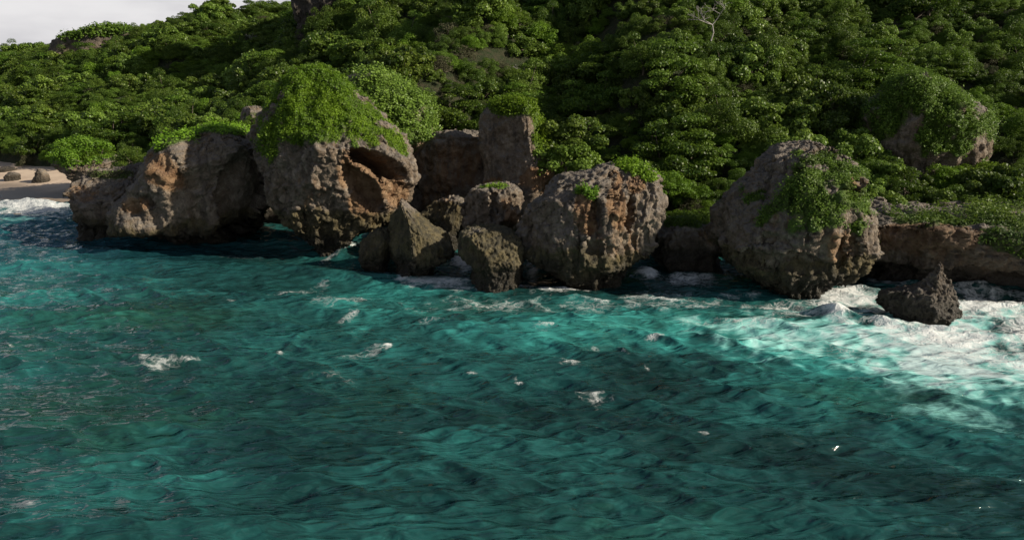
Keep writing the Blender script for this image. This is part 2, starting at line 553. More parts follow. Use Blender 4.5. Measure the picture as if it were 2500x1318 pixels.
def rock(name, label, cat, Yc, secs, F, B, n=2.3, res=0.12, cuts=(), dents=(), rust=(), dark=(), amp=1.0, flute=0.5, pit=1.0,
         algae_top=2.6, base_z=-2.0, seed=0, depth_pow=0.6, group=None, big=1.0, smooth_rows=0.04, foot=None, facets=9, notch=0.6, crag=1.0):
    """A boulder from horizontal sections. secs: (v, u_left, u_right[, dy]) measured at the rock's own distance Yc."""
    secs = [s if len(s) == 4 else (*s, 0.0) for s in secs]
    vs = np.array([s[0] for s in secs], float)
    t = (vs - vs[0]) / (vs[-1] - vs[0])
    wmax = max(s[2] - s[1] for s in secs)
    if foot is not None:                                    # stands in the water: its near foot meets the sea at the lowest section
        vl, ul, ur, dyl = secs[-1]
        Yc = yat(vl, foot) + F * ((ur - ul) / wmax) ** depth_pow - dyl
    rows = []
    for (v, ul, ur, dy), tt in zip(secs, t):
        k = ((ur - ul) / wmax) ** depth_pow
        f, b = F * k, B * k
        yv = Yc + dy - f * tt ** 1.5                       # where the outline is seen: far edge at the top, near edge at the foot
        z = zat(v, yv)
        yr = Yc + dy - 0.35 * f
        rows.append([z, xat(ul, v, yr), xat(ur, v, yr), Yc + dy - f, Yc + dy + b])
    rows = np.array(rows)
    for i in range(1, len(rows)):                           # keep heights descending
        rows[i, 0] = min(rows[i, 0], rows[i - 1, 0] - 0.02)
    top = rows[0].copy(); cx = (top[1] + top[2]) / 2; cy = (top[3] + top[4]) / 2
    caps = []
    for k in (0.02, 0.5):
        c = top.copy(); c[0] += (1 - k) * 0.12; c[1] = cx + (top[1] - cx) * k; c[2] = cx + (top[2] - cx) * k
        c[3] = cy + (top[3] - cy) * k; c[4] = cy + (top[4] - cy) * k
        caps.append(c)
    rows = np.vstack([caps, rows])
    last = rows[-1].copy()
    if last[0] > base_z:
        last[0] = base_z
        rows = np.vstack([rows, last])
    seg = np.sqrt(np.diff(rows[:, 0]) ** 2 + (np.abs(np.diff(rows[:, 1])) + np.abs(np.diff(rows[:, 2]))) ** 2 / 4 + np.abs(np.diff(rows[:, 3])) ** 2 / 2)
    L = np.concatenate([[0], np.cumsum(seg)])
    nr = max(24, int(L[-1] / res))
    tn = np.linspace(0, L[-1], nr)
    P = np.stack([np.interp(tn, L, rows[:, j]) for j in range(5)], -1)
    w = max(1, int(nr * smooth_rows)) | 1
    ker = np.hanning(w + 2)[1:-1]; ker /= ker.sum()
    pad = np.pad(P, ((w // 2, w // 2), (0, 0)), mode='edge')
    P2 = np.stack([np.convolve(pad[:, j], ker, mode='valid') for j in range(5)], -1)
    P2[0] = P[0]; P2[-1] = P[-1]
    P = P2
    rxm = (P[:, 2] - P[:, 1]).max() / 2
    na = max(40, int((2 * math.pi * 0.5 * (rxm + (F + B) / 2)) / res))
    th = np.linspace(0, 2 * math.pi, na, endpoint=False)
    c, s = np.cos(th), np.sin(th)
    ce = np.sign(c) * np.abs(c) ** (2 / n); se = np.sign(s) * np.abs(s) ** (2 / n)
    xc = (P[:, 1] + P[:, 2]) / 2; rx = (P[:, 2] - P[:, 1]) / 2
    ymid = xc * 0 + (P[:, 3] + P[:, 4]) / 2; ry = (P[:, 4] - P[:, 3]) / 2
    Xv = xc[:, None] + rx[:, None] * ce[None]
    Yv = ymid[:, None] + ry[:, None] * se[None]
    Zv = np.repeat(P[:, 0][:, None], na, 1)
    V = np.stack([Xv, Yv, Zv], -1).reshape(-1, 3)
    for (cu, cv, cdy, nx, ny, nz) in cuts:                  # broken faces: flatten what lies beyond a plane
        q = np.array([xat(cu, cv, Yc + cdy), Yc + cdy, zat(cv, Yc + cdy)])
        nn = np.array([nx, ny, nz], float); nn /= np.linalg.norm(nn)
        d = (V - q) @ nn
        V -= np.clip(d, 0, None)[:, None] * nn * 0.92
    fr = np.random.default_rng(900 + seed)
    for _ in range(facets):                                 # weathered breaks all round
        nn = fr.normal(size=3); nn[2] = nn[2] * 0.7 + 0.1; nn /= np.linalg.norm(nn)
        pr = V @ nn
        hi, lo = pr.max(), pr.min()
        d = pr - (hi - (hi - lo) * fr.uniform(0.03, 0.10))
        V -= np.clip(d, 0, None)[:, None] * nn * 0.85
    def normals(V):
        G = V.reshape(nr, na, 3)
        du = np.roll(G, -1, 1) - np.roll(G, 1, 1)
        dv = np.gradient(G, axis=0)
        N = np.cross(dv, du)
        N /= np.linalg.norm(N, axis=2)[..., None] + 1e-9
        return N.reshape(-1, 3)
    so = seed * 13.7
    N = normals(V)
    V = V + N * (amp * (0.38 * big * fbm(V * 0.22 + so, 2) + 0.24 * fbm(V * 0.6 + so + 5, 3, 0.5)))[:, None]
    N = normals(V)
    u, v = project(V)
    facing = (N * (np.array([0, 0, CAM_H]) - V)).sum(1) > 0
    warp = 0.35 * fbm(V * 0.5 + so + 31, 3)
    def ell(e):
        u0, v0, ru, rv, rot = e[:5]
        a = math.radians(rot); du = u - u0; dv = v - v0
        p = (du * math.cos(a) + dv * math.sin(a)) / ru; q = (-du * math.sin(a) + dv * math.cos(a)) / rv
        return np.sqrt(p * p + q * q) + warp
    wsave = warp; warp = 0.14 * fbm(V * 0.45 + so + 31, 2)
    dmask = np.zeros(len(V)); push = np.zeros_like(V)
    for e in dents:
        k = np.where(facing, 1 - sstep(0.62, 1.0, ell(e)), 0)
        if k.sum() < 1e-6: continue
        mn = (N * k[:, None]).sum(0); mn /= np.linalg.norm(mn)
        push -= (e[5] * k)[:, None] * mn
        if e[5] > 1.0: dmask = np.maximum(dmask, k)
    V = V + push; warp = wsave
    N = normals(V)
    q = fbm(V * np.array([0.36, 0.36, 0.26]) + so + 55, 3, 0.5) * 2.6      # broken plates: steps with sharp lips
    st = np.floor(q) + sstep(0.38, 0.62, q - np.floor(q))
    gr = fbm(V * np.array([0.55, 0.55, 0.10]) + so + 21, 2, 0.5, ridged=True)           # long runnels
    cr_ = crag * min(1.0, rxm / 3.0)
    Nh = N * np.array([1, 1, 0.35])
    zn = V[:, 2] + 0.35 * fbm(V * 0.5 + so, 2)
    nt = notch * min(1.0, rxm / 2.5) * np.exp(-((zn - 0.55) / 0.75) ** 2) * (0.7 + 0.8 * fbm(V * 0.4 + so + 3, 2)) if foot is not None else 0.0
    cd = cr_ * (0.20 * st * (1 - dmask) + 0.30 * gr * (1 - dmask) * (1 - N[:, 2] ** 2))
    V = V + Nh * (cd - cd.mean() - 0.06 * cr_ - nt)[:, None]
    N = normals(V)
    wv = V + 0.35 * np.stack([fbm(V * 0.7 + 2, 2), fbm(V * 0.7 + 12, 2), np.zeros(len(V))], -1)
    fl = fbm(wv * np.array([1.3, 1.3, 0.20]) + so, 3, 0.55, ridged=True)
    kr = fbm(wv * np.array([2.1, 2.1, 0.42]) + so + 3, 3, 0.6, ridged=True)
    wo = worley(wv * np.array([1.7, 1.7, 0.9]) + so, seed)
    wo2 = worley(wv * np.array([4.4, 4.4, 2.0]) + so, seed + 9)
    steep = 1 - np.abs(N[:, 2]) ** 2
    zone = 0.55 + 0.75 * sstep(-0.3, 0.4, fbm(V * 0.25 + so + 77, 2))
    kr2 = fbm(wv * np.array([4.0, 4.0, 1.2]) + so + 8, 3, 0.65)
    holes = sstep(0.42, 0.12, wo2) * zone                    # small dark sockets
    deep = sstep(0.40, 0.15, wo) * sstep(0.0, 0.5, fbm(V * 0.3 + so + 41, 2))
    d = flute * 0.20 * fl * steep + 0.115 * amp * kr + 0.085 * pit * zone * kr2 - pit * (0.11 * holes + 0.28 * deep)
    d = (d - d.mean()) * (1 - 0.65 * dmask)
    if res < 0.2:
        d = d + 0.07 * fbm(V * 3.2 + so, 3, 0.65)
    V = V + N * d[:, None]
    faces = grid_faces(nr, na, True)[:, ::-1]
    me = fast_mesh(name, V, faces)
    u, v = project(V)
    warp = 0.35 * fbm(V * 0.5 + so + 31, 3)
    R = np.zeros(len(V)); D = np.zeros(len(V))
    for e in rust:
        R = np.maximum(R, e[5] * (1 - sstep(0.5, 1.2, ell(e))))
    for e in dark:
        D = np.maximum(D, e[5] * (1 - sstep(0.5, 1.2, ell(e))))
    z = V[:, 2] + 0.8 * fbm(V * 0.35 + so, 3)
    attr(me, 'rust', R)
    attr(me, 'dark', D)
    attr(me, 'moss', D * 0)
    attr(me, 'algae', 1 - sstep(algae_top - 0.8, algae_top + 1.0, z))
    attr(me, 'wet_or_shade', 1 - sstep(0.7, 2.3, z))  # wet foot, run up higher to put shade into the lower rock's colour
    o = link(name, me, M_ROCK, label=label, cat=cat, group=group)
    ROCKS[label] = dict(V=V, F=faces, N=normals(V), o=o, Yc=Yc, me=me)
    return ROCKS[label]

left_spur = rock('rock_spur', 'low dark spur of rock jutting left into the sea beside the beach', 'rock', 62,
    [(412, 245, 330), (424, 205, 350), (445, 185, 355), (470, 163, 360), (495, 157, 360), (525, 163, 360), (546, 168, 360), (556, 200, 360), (582, 206, 355)],
    4.0, 5, n=2.6, res=0.13, foot=0.0, rust=[(200, 470, 60, 30, 0, .45)], algae_top=1.8, seed=1)
left_wall = rock('rock_headland', 'long slanting rock headland with shadow across its right half', 'rock', 62.5,
    [(318, 480, 640), (335, 420, 650), (355, 388, 650), (395, 346, 645), (450, 302, 635), (510, 268, 625), (548, 258, 615), (572, 272, 605), (588, 330, 595, 1.0), (600, 400, 580, 2.0)],
    5.0, 6, foot=0.0, notch=1.3, cuts=[(430, 480, -4.6, 0.50, -0.86, -0.12)], n=2.3, res=0.13, rust=[(400, 420, 50, 60, -40, .8), (330, 500, 50, 25, 0, .75)], dents=[(360, 492, 22, 14, 40, .6), (625, 490, 110, 150, 0, 1.3)],
    algae_top=2.2, seed=2, depth_pow=0.4)
big_boulder = rock('limestone_boulder', 'largest boulder with a vine covered top and an orange hollow on its right', 'boulder', 57,
    [(160, 748, 788), (178, 716, 824), (215, 680, 852), (260, 655, 893), (310, 632, 940), (345, 606, 970), (375, 597, 990), (410, 605, 1004),
     (445, 622, 1004), (490, 645, 990), (530, 672, 966), (565, 702, 930), (595, 735, 885), (612, 775, 850, 0.0)],
    5.0, 5.0, n=2.2, res=0.095, flute=1.0, pit=1.25, foot=0.35, facets=5, notch=0.0,
    cuts=[(770, 430, -4.2, 0.05, -0.93, -0.34)],
    dents=[(922, 402, 84, 30, 24, 3.0), (938, 398, 58, 20, 24, 2.0), (885, 462, 78, 36, 48, 1.2), (965, 470, 30, 36, 0, 0.6)],
    rust=[(905, 440, 105, 62, 30, 1.0), (750, 470, 90, 60, 30, .28), (890, 500, 60, 40, 40, .9)], algae_top=3.6, seed=3, depth_pow=0.7)
cave_back = rock('recessed_cliff', 'dark recessed cliff in the gap between the headland and the largest boulder', 'cliff', 67,
    [(330, 560, 780), (360, 550, 800), (420, 545, 810), (480, 545, 815), (540, 545, 815), (590, 545, 815)],
    2.0, 3, n=2.8, res=0.2, algae_top=1.5, seed=26, depth_pow=.2)
vine_mound = rock('overgrown_outcrop', 'rounded outcrop under green creepers behind the largest boulder', 'outcrop', 66,
    [(180, 850, 930), (215, 830, 985), (260, 840, 1040), (310, 880, 1060), (345, 940, 1068), (400, 975, 1062), (470, 980, 1050), (540, 985, 1045)],
    4.5, 6, n=2.3, res=0.2, rust=[(1030, 400, 50, 60, 0, .6), (905, 255, 25, 40, 0, .3)], algae_top=1.0, seed=4)
cliff = rock('brown_cliff', 'shaded brown cliff face between the largest boulder and the tall slab', 'cliff', 66,
    [(325, 1010, 1270), (345, 990, 1300), (400, 985, 1310), (470, 990, 1330), (520, 980, 1350), (560, 1000, 1370), (600, 1010, 1370)],
    3.5, 6, n=2.8, res=0.17, rust=[(1090, 400, 120, 90, 0, .55), (1060, 470, 70, 60, 0, .5)], algae_top=1.2, seed=5, depth_pow=0.3)
slab = rock('standing_slab', 'tall grey slab standing high with a green crown of creepers', 'rock', 59,
    [(250, 1215, 1285), (262, 1190, 1305), (285, 1177, 1313), (330, 1176, 1322), (375, 1180, 1340), (400, 1186, 1352), (430, 1188, 1356), (455, 1180, 1352),
     (480, 1165, 1340), (520, 1160, 1335), (560, 1160, 1330)],
    3.4, 4, n=2.3, res=0.12, crag=.6, facets=3, cuts=[(1300, 350, -3.0, -0.46, -0.88, 0.02)],
    rust=[(1310, 440, 50, 35, 0, .9), (1200, 460, 50, 30, 0, .7)], pit=0.8, flute=.4, algae_top=1.0, amp=.7, seed=6, depth_pow=0.4)
talus = rock('ledge_rock', 'low brown ledge behind the pointed rock', 'rock', 57,
    [(486, 1085, 1115), (505, 1050, 1150), (535, 1030, 1180), (570, 1035, 1190), (610, 1045, 1190)],
    2.5, 4, n=2.4, res=0.15, rust=[(1090, 500, 50, 30, 0, .5)], algae_top=3.5, seed=7)
pyramid = rock('pointed_rock', 'pyramid shaped rock with a dark left face and a lit right slope', 'rock', 48.5,
    [(482, 962, 974), (500, 948, 995), (520, 942, 1012), (550, 938, 1048), (578, 933, 1086), (604, 930, 1110), (636, 931, 1113), (656, 938, 1098), (668, 950, 1070), (682, 958, 1050)],
    3.0, 3.0, n=2.3, res=0.075, foot=0.0, cuts=[(1000, 570, -2.0, -0.74, -0.65, 0.16), (1045, 600, -2.1, 0.34, -0.90, 0.26)],
    amp=.38, big=.5, facets=4, crag=.6, algae_top=4.5, rust=[(1010, 520, 50, 30, 40, .3)], seed=8, depth_pow=0.9, pit=.8)
stub = rock('squat_rock', 'small dark squat rock left of the pointed rock', 'rock', 50.5,
    [(556, 915, 940), (570, 893, 948), (595, 878, 955), (630, 870, 955), (655, 872, 950), (668, 880, 945)],
    1.6, 2, n=2.3, res=0.09, foot=0.0, amp=.5, big=.6, algae_top=3.5, seed=9)
pedestal = rock('pedestal_rock', 'dark undercut rock standing in the foam below the knobbly boulder', 'rock', 45.3,
    [(556, 1150, 1215), (563, 1130, 1245), (580, 1124, 1265), (610, 1126, 1280), (635, 1134, 1284), (655, 1150, 1284), (672, 1152, 1284), (695, 1145, 1286), (716, 1148, 1284)],
    2.8, 2.6, n=2.5, res=0.08, foot=0.0, notch=.25, crag=.6, facets=4, cuts=[(1200, 620, -2.7, -0.58, -0.81, 0.05)], amp=.6, big=.6, algae_top=4.0, seed=10, depth_pow=.7, pit=.8)
knob = rock('knobbly_boulder', 'knobbly boulder with a tuft of green perched behind the pedestal rock', 'boulder', 50.5,
    [(448, 1215, 1245), (456, 1150, 1260), (472, 1128, 1266), (500, 1120, 1268), (525, 1120, 1262), (548, 1124, 1252), (575, 1135, 1248), (610, 1140, 1250)],
    2.2, 2.6, n=2.4, res=0.09, cuts=[(1205, 510, -2.0, -0.6, -0.8, -0.1)], dents=[(1205, 500, 12, 45, 0, .7)], rust=[(1245, 535, 25, 40, 0, .9), (1235, 500, 30, 30, 0, .4)], amp=.8, big=.7, algae_top=3.0, seed=11)
round_boulder = rock('limestone_boulder', 'big round boulder with orange fluted hollows and a yellow green tuft', 'boulder', 48,
    [(402, 1500, 1552), (412, 1440, 1585), (432, 1385, 1602), (470, 1318, 1614), (520, 1276, 1619), (570, 1262, 1614), (610, 1268, 1602), (640, 1284, 1582), (665, 1308, 1556), (690, 1325, 1542), (708, 1360, 1530)],
    4.6, 4.2, n=2.3, res=0.08, flute=.85, pit=.75, crag=.7, foot=0.0,
    cuts=[(1415, 540, -4.1, -0.58, -0.81, -0.02), (1540, 560, -4.0, 0.5, -0.86, -0.05)],
    dents=[(1537, 510, 13, 60, 4, 1.1), (1455, 535, 24, 62, 4, 0.9), (1495, 470, 12, 60, 0, .5), (1450, 610, 30, 26, 0, .9), (1575, 600, 14, 60, 0, .4), (1420, 560, 12, 60, 0, .3)],
    rust=[(1432, 525, 30, 65, 0, .95), (1505, 500, 26, 75, 0, 1.0), (1555, 450, 30, 30, 0, .6), (1500, 600, 70, 60, 0, .4)],
    algae_top=2.4, seed=12, depth_pow=.6)
block = rock('flat_topped_rock', 'dark flat topped rock between the round boulder and the grey boulder', 'rock', 52,
    [(540, 1630, 1705), (548, 1612, 1740), (560, 1606, 1765), (585, 1606, 1772), (620, 1606, 1760), (645, 1606, 1768), (668, 1606, 1772)],
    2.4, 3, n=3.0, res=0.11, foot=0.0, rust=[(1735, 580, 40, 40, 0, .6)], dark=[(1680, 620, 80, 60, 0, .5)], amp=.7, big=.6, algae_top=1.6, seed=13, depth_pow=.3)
grey_boulder = rock('limestone_boulder', 'tall grey boulder on the right with a belt of green shrubs across it', 'boulder', 47.5,
    [(354, 1978, 2030), (368, 1930, 2062), (392, 1893, 2090), (425, 1866, 2112), (470, 1822, 2120), (505, 1792, 2130), (550, 1768, 2138), (600, 1762, 2138), (640, 1774, 2128), (680, 1795, 2104), (705, 1815, 2080), (726, 1850, 2015)],
    5.0, 4.5, n=2.3, res=0.085, flute=.6, pit=1.0, facets=3, foot=0.0,
    cuts=[(1850, 600, -4.2, -0.66, -0.72, -0.16), (1960, 640, -4.3, 0.10, -0.9, -0.42)],
    dents=[(2085, 470, 35, 22, 0, .8), (1880, 590, 40, 30, 0, .5), (1900, 640, 130, 26, 6, .8), (2050, 610, 16, 50, 0, .6), (2090, 590, 12, 60, 0, .5)],
    rust=[(2090, 460, 45, 45, 0, .5), (1880, 540, 60, 40, 0, .3), (2060, 610, 60, 60, 0, .55)], algae_top=2.6, seed=14, depth_pow=.6)
shelf = rock('overhanging_shelf', 'reddish rock shelf overhanging the shaded wall at the right edge', 'cliff', 53,
    [(532, 2150, 2900), (545, 2110, 2900, -.5), (575, 2100, 2900, -1.6), (604, 2098, 2900, -2.4), (618, 2105, 2900, -0.6), (640, 2110, 2900, 1.4), (690, 2105, 2900, 2.0), (705, 2105, 2900, 2.0)],
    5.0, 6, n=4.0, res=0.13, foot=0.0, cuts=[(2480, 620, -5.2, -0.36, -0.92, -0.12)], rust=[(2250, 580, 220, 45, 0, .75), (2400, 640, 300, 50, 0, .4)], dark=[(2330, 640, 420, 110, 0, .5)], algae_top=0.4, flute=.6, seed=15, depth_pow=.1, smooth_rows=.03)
jag = rock('jagged_rock', 'small jagged rock with a spiky peak alone in the white surf', 'rock', 39,
    [(650, 2296, 2302), (662, 2286, 2309), (680, 2275, 2324), (698, 2258, 2338), (712, 2222, 2346), (720, 2185, 2350), (738, 2162, 2355), (760, 2154, 2357), (778, 2170, 2354), (790, 2200, 2346)],
    1.5, 1.7, n=2.2, res=0.05, foot=0.0, notch=0.0, crag=.5, cuts=[(2285, 740, -1.2, -0.62, -0.78, 0.04)], dark=[(2260, 730, 140, 90, 0, .35)], facets=6, amp=.5, big=.5, pit=1.0, algae_top=.8, seed=16, depth_pow=.7, smooth_rows=.03)
mound = rock('overgrown_outcrop', 'grey outcrop with hanging greenery on the slope above the rock shelf', 'outcrop', 62.5,
    [(185, 2210, 2310), (205, 2175, 2360), (250, 2150, 2400), (310, 2138, 2412), (360, 2130, 2408), (400, 2140, 2400), (440, 2150, 2400), (500, 2150, 2400)],
    4.2, 5, n=2.4, res=0.16, algae_top=0.0, seed=17, flute=.8)
perch = rock('mushroom_rock', 'undercut rock with a bush on top at the back of the beach', 'rock', 80,
    [(372, 150, 240), (385, 132, 275), (400, 128, 280), (412, 150, 275), (425, 175, 270), (440, 185, 268), (470, 190, 265)],
    3.5, 4, n=2.3, res=0.17, algae_top=0.0, flute=1.0, seed=18)
beach_a = rock('beach_rock', 'upright rock casting a long shadow on the beach sand', 'rock', 88,
    [(412, 92, 104), (420, 86, 110), (430, 84, 113), (441, 78, 118)], 0.8, 0.9, n=2.3, res=0.09, crag=.5, algae_top=-1, amp=.15, pit=.4, flute=.3, big=.6, seed=19, base_z=0.3)
beach_b = rock('beach_rock', 'low rounded rock half buried in the beach sand', 'rock', 90,
    [(421, 18, 32), (424, 12, 38), (428, 8, 42)], 0.6, 0.8, n=2.2, res=0.1, algae_top=-1, amp=.12, pit=.3, flute=.2, big=.5, seed=20, base_z=0.3)
beach_c = rock('beach_rock', 'dark rock at the foot of the hill behind the beach', 'rock', 97,
    [(407, 2, 18), (410, -4, 26), (415, -8, 30)], 0.8, 1.2, n=2.2, res=0.12, algae_top=-1, amp=.15, pit=.3, flute=.2, big=.5, seed=21, base_z=0.5)
small_pale = rock('pale_outcrop', 'small pale rock knob between the headland and the largest boulder', 'outcrop', 67,
    [(262, 590, 630), (275, 580, 650), (300, 575, 660), (340, 575, 670)], 2, 2.5, n=2.3, res=0.14, algae_top=-2, amp=.5, big=.5, seed=22)
bluff = rock('ridge_bluff', 'grey rock bluff on the skyline of the far hill', 'cliff', 152,
    [(66, 180, 245), (74, 150, 300), (84, 128, 330), (100, 105, 340), (130, 100, 340)], 4, 8, n=2.4, res=0.32, algae_top=-2, dark=[(200, 80, 150, 40, 0, .6)], seed=23, depth_pow=.3, base_z=8)
high_cliff = rock('high_cliff', 'dark streaked cliff at the top edge above the largest boulder', 'cliff', 113,
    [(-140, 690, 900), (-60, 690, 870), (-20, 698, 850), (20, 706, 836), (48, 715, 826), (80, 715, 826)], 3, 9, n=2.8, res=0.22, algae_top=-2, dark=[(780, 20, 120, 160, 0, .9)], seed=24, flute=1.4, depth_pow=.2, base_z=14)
bar = rock('yellow_ledge', 'low sunlit yellowish ledge at the right edge above the surf', 'rock', 47,
    [(688, 2470, 2640), (696, 2440, 2680), (706, 2420, 2700), (718, 2410, 2710)], 1.2, 4, n=2.6, res=0.1, amp=.35, big=.4, algae_top=-3, rust=[(2480, 700, 120, 20, 0, .5)], seed=25)

# ---------------------------------------------------------------- the sea
wx = graded(-64, 46, 0.14, -2500, 2500, 1.16)
wy = np.concatenate([graded(13.5, 34, 0.105, -2500, None, 1.16), np.arange(34.12, 82, 0.15), np.arange(82.3, 100, 1.0), np.array([110, 140, 200, 340, 700, 1500, 2600])])
X, Y = np.meshgrid(wx, wy)
x, y = X.ravel(), Y.ravel()
wave_rng = np.random.default_rng(21)
fade = sstep(-75, -60, x) * (1 - sstep(44, 56, x)) * sstep(9, 14, y) * (1 - sstep(84, 100, y))
dX = np.zeros_like(x); dY = np.zeros_like(x); dZ = np.zeros_like(x)
gust = 0.75 + 0.45 * fbm(np.stack([x * 0.05, y * 0.07, 0 * x], -1), 2)
for i in range(110):
    lam = 0.5 * (8.5 / 0.5) ** ((i + wave_rng.random()) / 110)
    k = 2 * math.pi / lam
    ang = math.radians(78) + wave_rng.normal() * (0.30 + 0.16 * (lam < 2.5))     # running in towards the shore
    a = 0.0112 * lam ** 0.55 * (0.6 + 0.8 * wave_rng.random())
    cx, cy = math.cos(ang), math.sin(ang)
    ph = k * (cx * x + cy * y) + wave_rng.random() * 6.283
    sn, cs = np.sin(ph), np.cos(ph)
    g = gust if lam < 3.5 else 1.0
    dZ += a * g * cs
    dX -= 1.0 * a * g * cx * sn
    dY -= 1.0 * a * g * cy * sn
zz = dZ * fade
xx = x + dX * fade * 0.8
yy = y + dY * fade * 0.8
flat = np.stack([x, y, 0 * x], -1)
U, V = project(flat)
ahead = y > 10
nz1 = fbm(flat * 0.35, 3); nz2 = fbm(flat * 0.9 + 11, 3)

def blob(u0, v0, ru, rv, rot=0.0, warp=0.3, soft=0.25):
    a = math.radians(rot); du = U - u0; dv = V - v0
    p = (du * math.cos(a) + dv * math.sin(a)) / ru; q = (-du * math.sin(a) + dv * math.cos(a)) / rv
    r = np.sqrt(p * p + q * q) + warp * nz2 + 0.6 * warp * nz1
    return np.where(ahead, 1 - sstep(soft, 1.15, r), 0)

# breaking crests and swells as real height
crests = [(2035, 772, 85, 16, 12, 0.75), (2150, 790, 90, 16, 8, 0.35), (860, 612, 60, 9, -14, 0.7), (1580, 668, 45, 14, 0, 0.55), (1700, 672, 120, 9, 0, .35), (2330, 705, 230, 8, 4, 0.35),
          (385, 880, 120, 14, -4, .12), (700, 845, 60, 12, -35, .12), (1530, 850, 60, 12, 40, .12), (90, 502, 120, 8, 2, .5)]
for (u0, v0, ru, rv, rot, h) in crests:
    zz = zz + h * blob(u0, v0, ru, rv, rot, 0.12, 0.0)
foam = np.zeros_like(x)
crest = sstep(-0.02, 0.16, dZ)
for (u0, v0, ru, rv, rot, s) in [
        (380, 890, 58, 15, -4, .8), (450, 884, 40, 7, -6, .45), (692, 855, 22, 9, -35, .95), (875, 862, 62, 14, -6, .55), (950, 846, 16, 7, -40, .7), (845, 774, 42, 7, -16, .65), (740, 703, 60, 14, -8, .6),
        (800, 918, 75, 18, 10, .34), (560, 735, 22, 7, 0, .45), (1440, 848, 50, 11, 6, .66), (1525, 858, 24, 9, 42, .95), (1580, 897, 16, 5, 40, .6), (1470, 972, 46, 10, 5, .7), (1398, 886, 44, 12, 0, .38),
        (1600, 830, 32, 8, -8, .55), (1262, 938, 18, 5, 40, .7), (980, 1050, 12, 5, 20, .7), (70, 1225, 22, 7, 15, .62), (1720, 1065, 18, 3, 10, .5), (1800, 823, 22, 7, 0, .7), (2120, 882, 26, 16, 0, .4), (30, 846, 12, 3, 0, .45),
        (1150, 918, 16, 3, 0, .4), (1330, 800, 60, 10, 0, .3), (1060, 790, 60, 9, 0, .3), (1455, 1068, 5, 4, 0, .6), (560, 1112, 9, 4, 0, .5), (850, 735, 120, 16, -4, .3),
        # round the rocks
        (855, 612, 45, 9, -12, 1.0), (800, 628, 50, 5, -14, .5), (925, 660, 55, 17, 12, .7), (1128, 640, 42, 26, 0, 1.0), (1070, 690, 140, 24, 4, .78), (1190, 742, 200, 18, 0, .62), (1297, 665, 22, 34, 0, .8),
        (1340, 705, 90, 16, 0, .5), (1585, 672, 42, 20, 0, 1.0), (1680, 684, 130, 20, 0, .68), (1650, 735, 230, 26, 0, .52), (1430, 745, 180, 15, 0, .6), (1435, 695, 14, 18, 0, .8),
        (2180, 688, 110, 16, 4, .75), (2060, 726, 170, 26, 0, .95), (1900, 742, 160, 14, 0, .6), (2400, 742, 170, 44, 0, 1.1), (2290, 820, 260, 56, 8, .85), (2040, 775, 62, 17, 12, 1.0), (2160, 800, 110, 22, 10, .85),
        (2430, 860, 240, 75, 10, .55), (2560, 800, 200, 120, 0, .9), (2300, 760, 200, 26, 0, .85), (2150, 750, 90, 14, 0, .6), (1950, 770, 120, 20, 0, .5), (2330, 940, 220, 50, 14, .28), (2050, 850, 160, 40, 10, .36), (1800, 790, 160, 20, 0, .4),
        (80, 508, 190, 15, 2, 1.0), (110, 528, 130, 8, 2, .55), (-60, 515, 150, 14, 2, 1.0), (240, 510, 80, 10, 2, .9), (520, 590, 30, 6, 0, .3), (600, 622, 80, 6, 0, .28)]:
    if v0 > 700 and u0 < 1880:                              # open-water whitecaps cling to the crests
        foam = np.maximum(foam, s * blob(u0, v0, ru * 1.25, rv * 1.2, rot, 0.55, 0.0) * (0.74 + 0.7 * crest))
    else:
        foam = np.maximum(foam, s * blob(u0, v0, ru, rv, rot, 0.35, 0.1))
steepc = sstep(0.30, 0.50, zz - 0.55 * nz1 * 0.2)
milk = np.zeros_like(x)
for (u0, v0, ru, rv, rot, s) in [(2300, 860, 420, 160, 12, 1.05), (1950, 825, 450, 100, 4, .75), (2320, 980, 380, 130, 14, .5), (2560, 900, 300, 160, 0, .9), (1500, 790, 420, 55, 0, .22), (2120, 730, 330, 40, 0, .55), (1100, 700, 200, 45, 0, .2), (1650, 710, 220, 40, 0, .25), (60, 540, 220, 20, 0, .45), (1440, 860, 120, 24, 0, .2), (2420, 760, 200, 60, 0, .8)]:
    milk = np.maximum(milk, s * blob(u0, v0, ru, rv, rot, 0.25, 0.0))
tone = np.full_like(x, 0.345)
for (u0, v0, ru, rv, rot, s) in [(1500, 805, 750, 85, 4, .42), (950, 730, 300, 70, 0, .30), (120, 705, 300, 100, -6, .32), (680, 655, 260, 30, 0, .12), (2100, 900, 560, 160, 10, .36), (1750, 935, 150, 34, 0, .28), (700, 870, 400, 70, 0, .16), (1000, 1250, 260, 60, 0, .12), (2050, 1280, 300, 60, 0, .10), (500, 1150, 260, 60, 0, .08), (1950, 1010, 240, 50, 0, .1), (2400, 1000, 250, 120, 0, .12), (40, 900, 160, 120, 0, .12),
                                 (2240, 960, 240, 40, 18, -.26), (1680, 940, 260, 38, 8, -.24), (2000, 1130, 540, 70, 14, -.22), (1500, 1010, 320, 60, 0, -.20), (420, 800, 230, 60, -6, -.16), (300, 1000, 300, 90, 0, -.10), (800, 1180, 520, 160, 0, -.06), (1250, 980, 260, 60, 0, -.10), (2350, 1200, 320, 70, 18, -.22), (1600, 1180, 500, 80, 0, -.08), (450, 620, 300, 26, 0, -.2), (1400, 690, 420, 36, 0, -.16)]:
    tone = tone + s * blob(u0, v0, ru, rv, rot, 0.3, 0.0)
blue = np.where(ahead, 0.6 * (1 - sstep(560, 720, V)) * (1 - sstep(350, 700, U)), 0) + 0.07
sea_me = fast_mesh('sea', np.stack([xx, yy, zz], -1), grid_faces(*X.shape))
attr(sea_me, 'foam', np.clip(foam, 0, 1.2)); attr(sea_me, 'milk', milk); attr(sea_me, 'tone', tone); attr(sea_me, 'blue', blue)
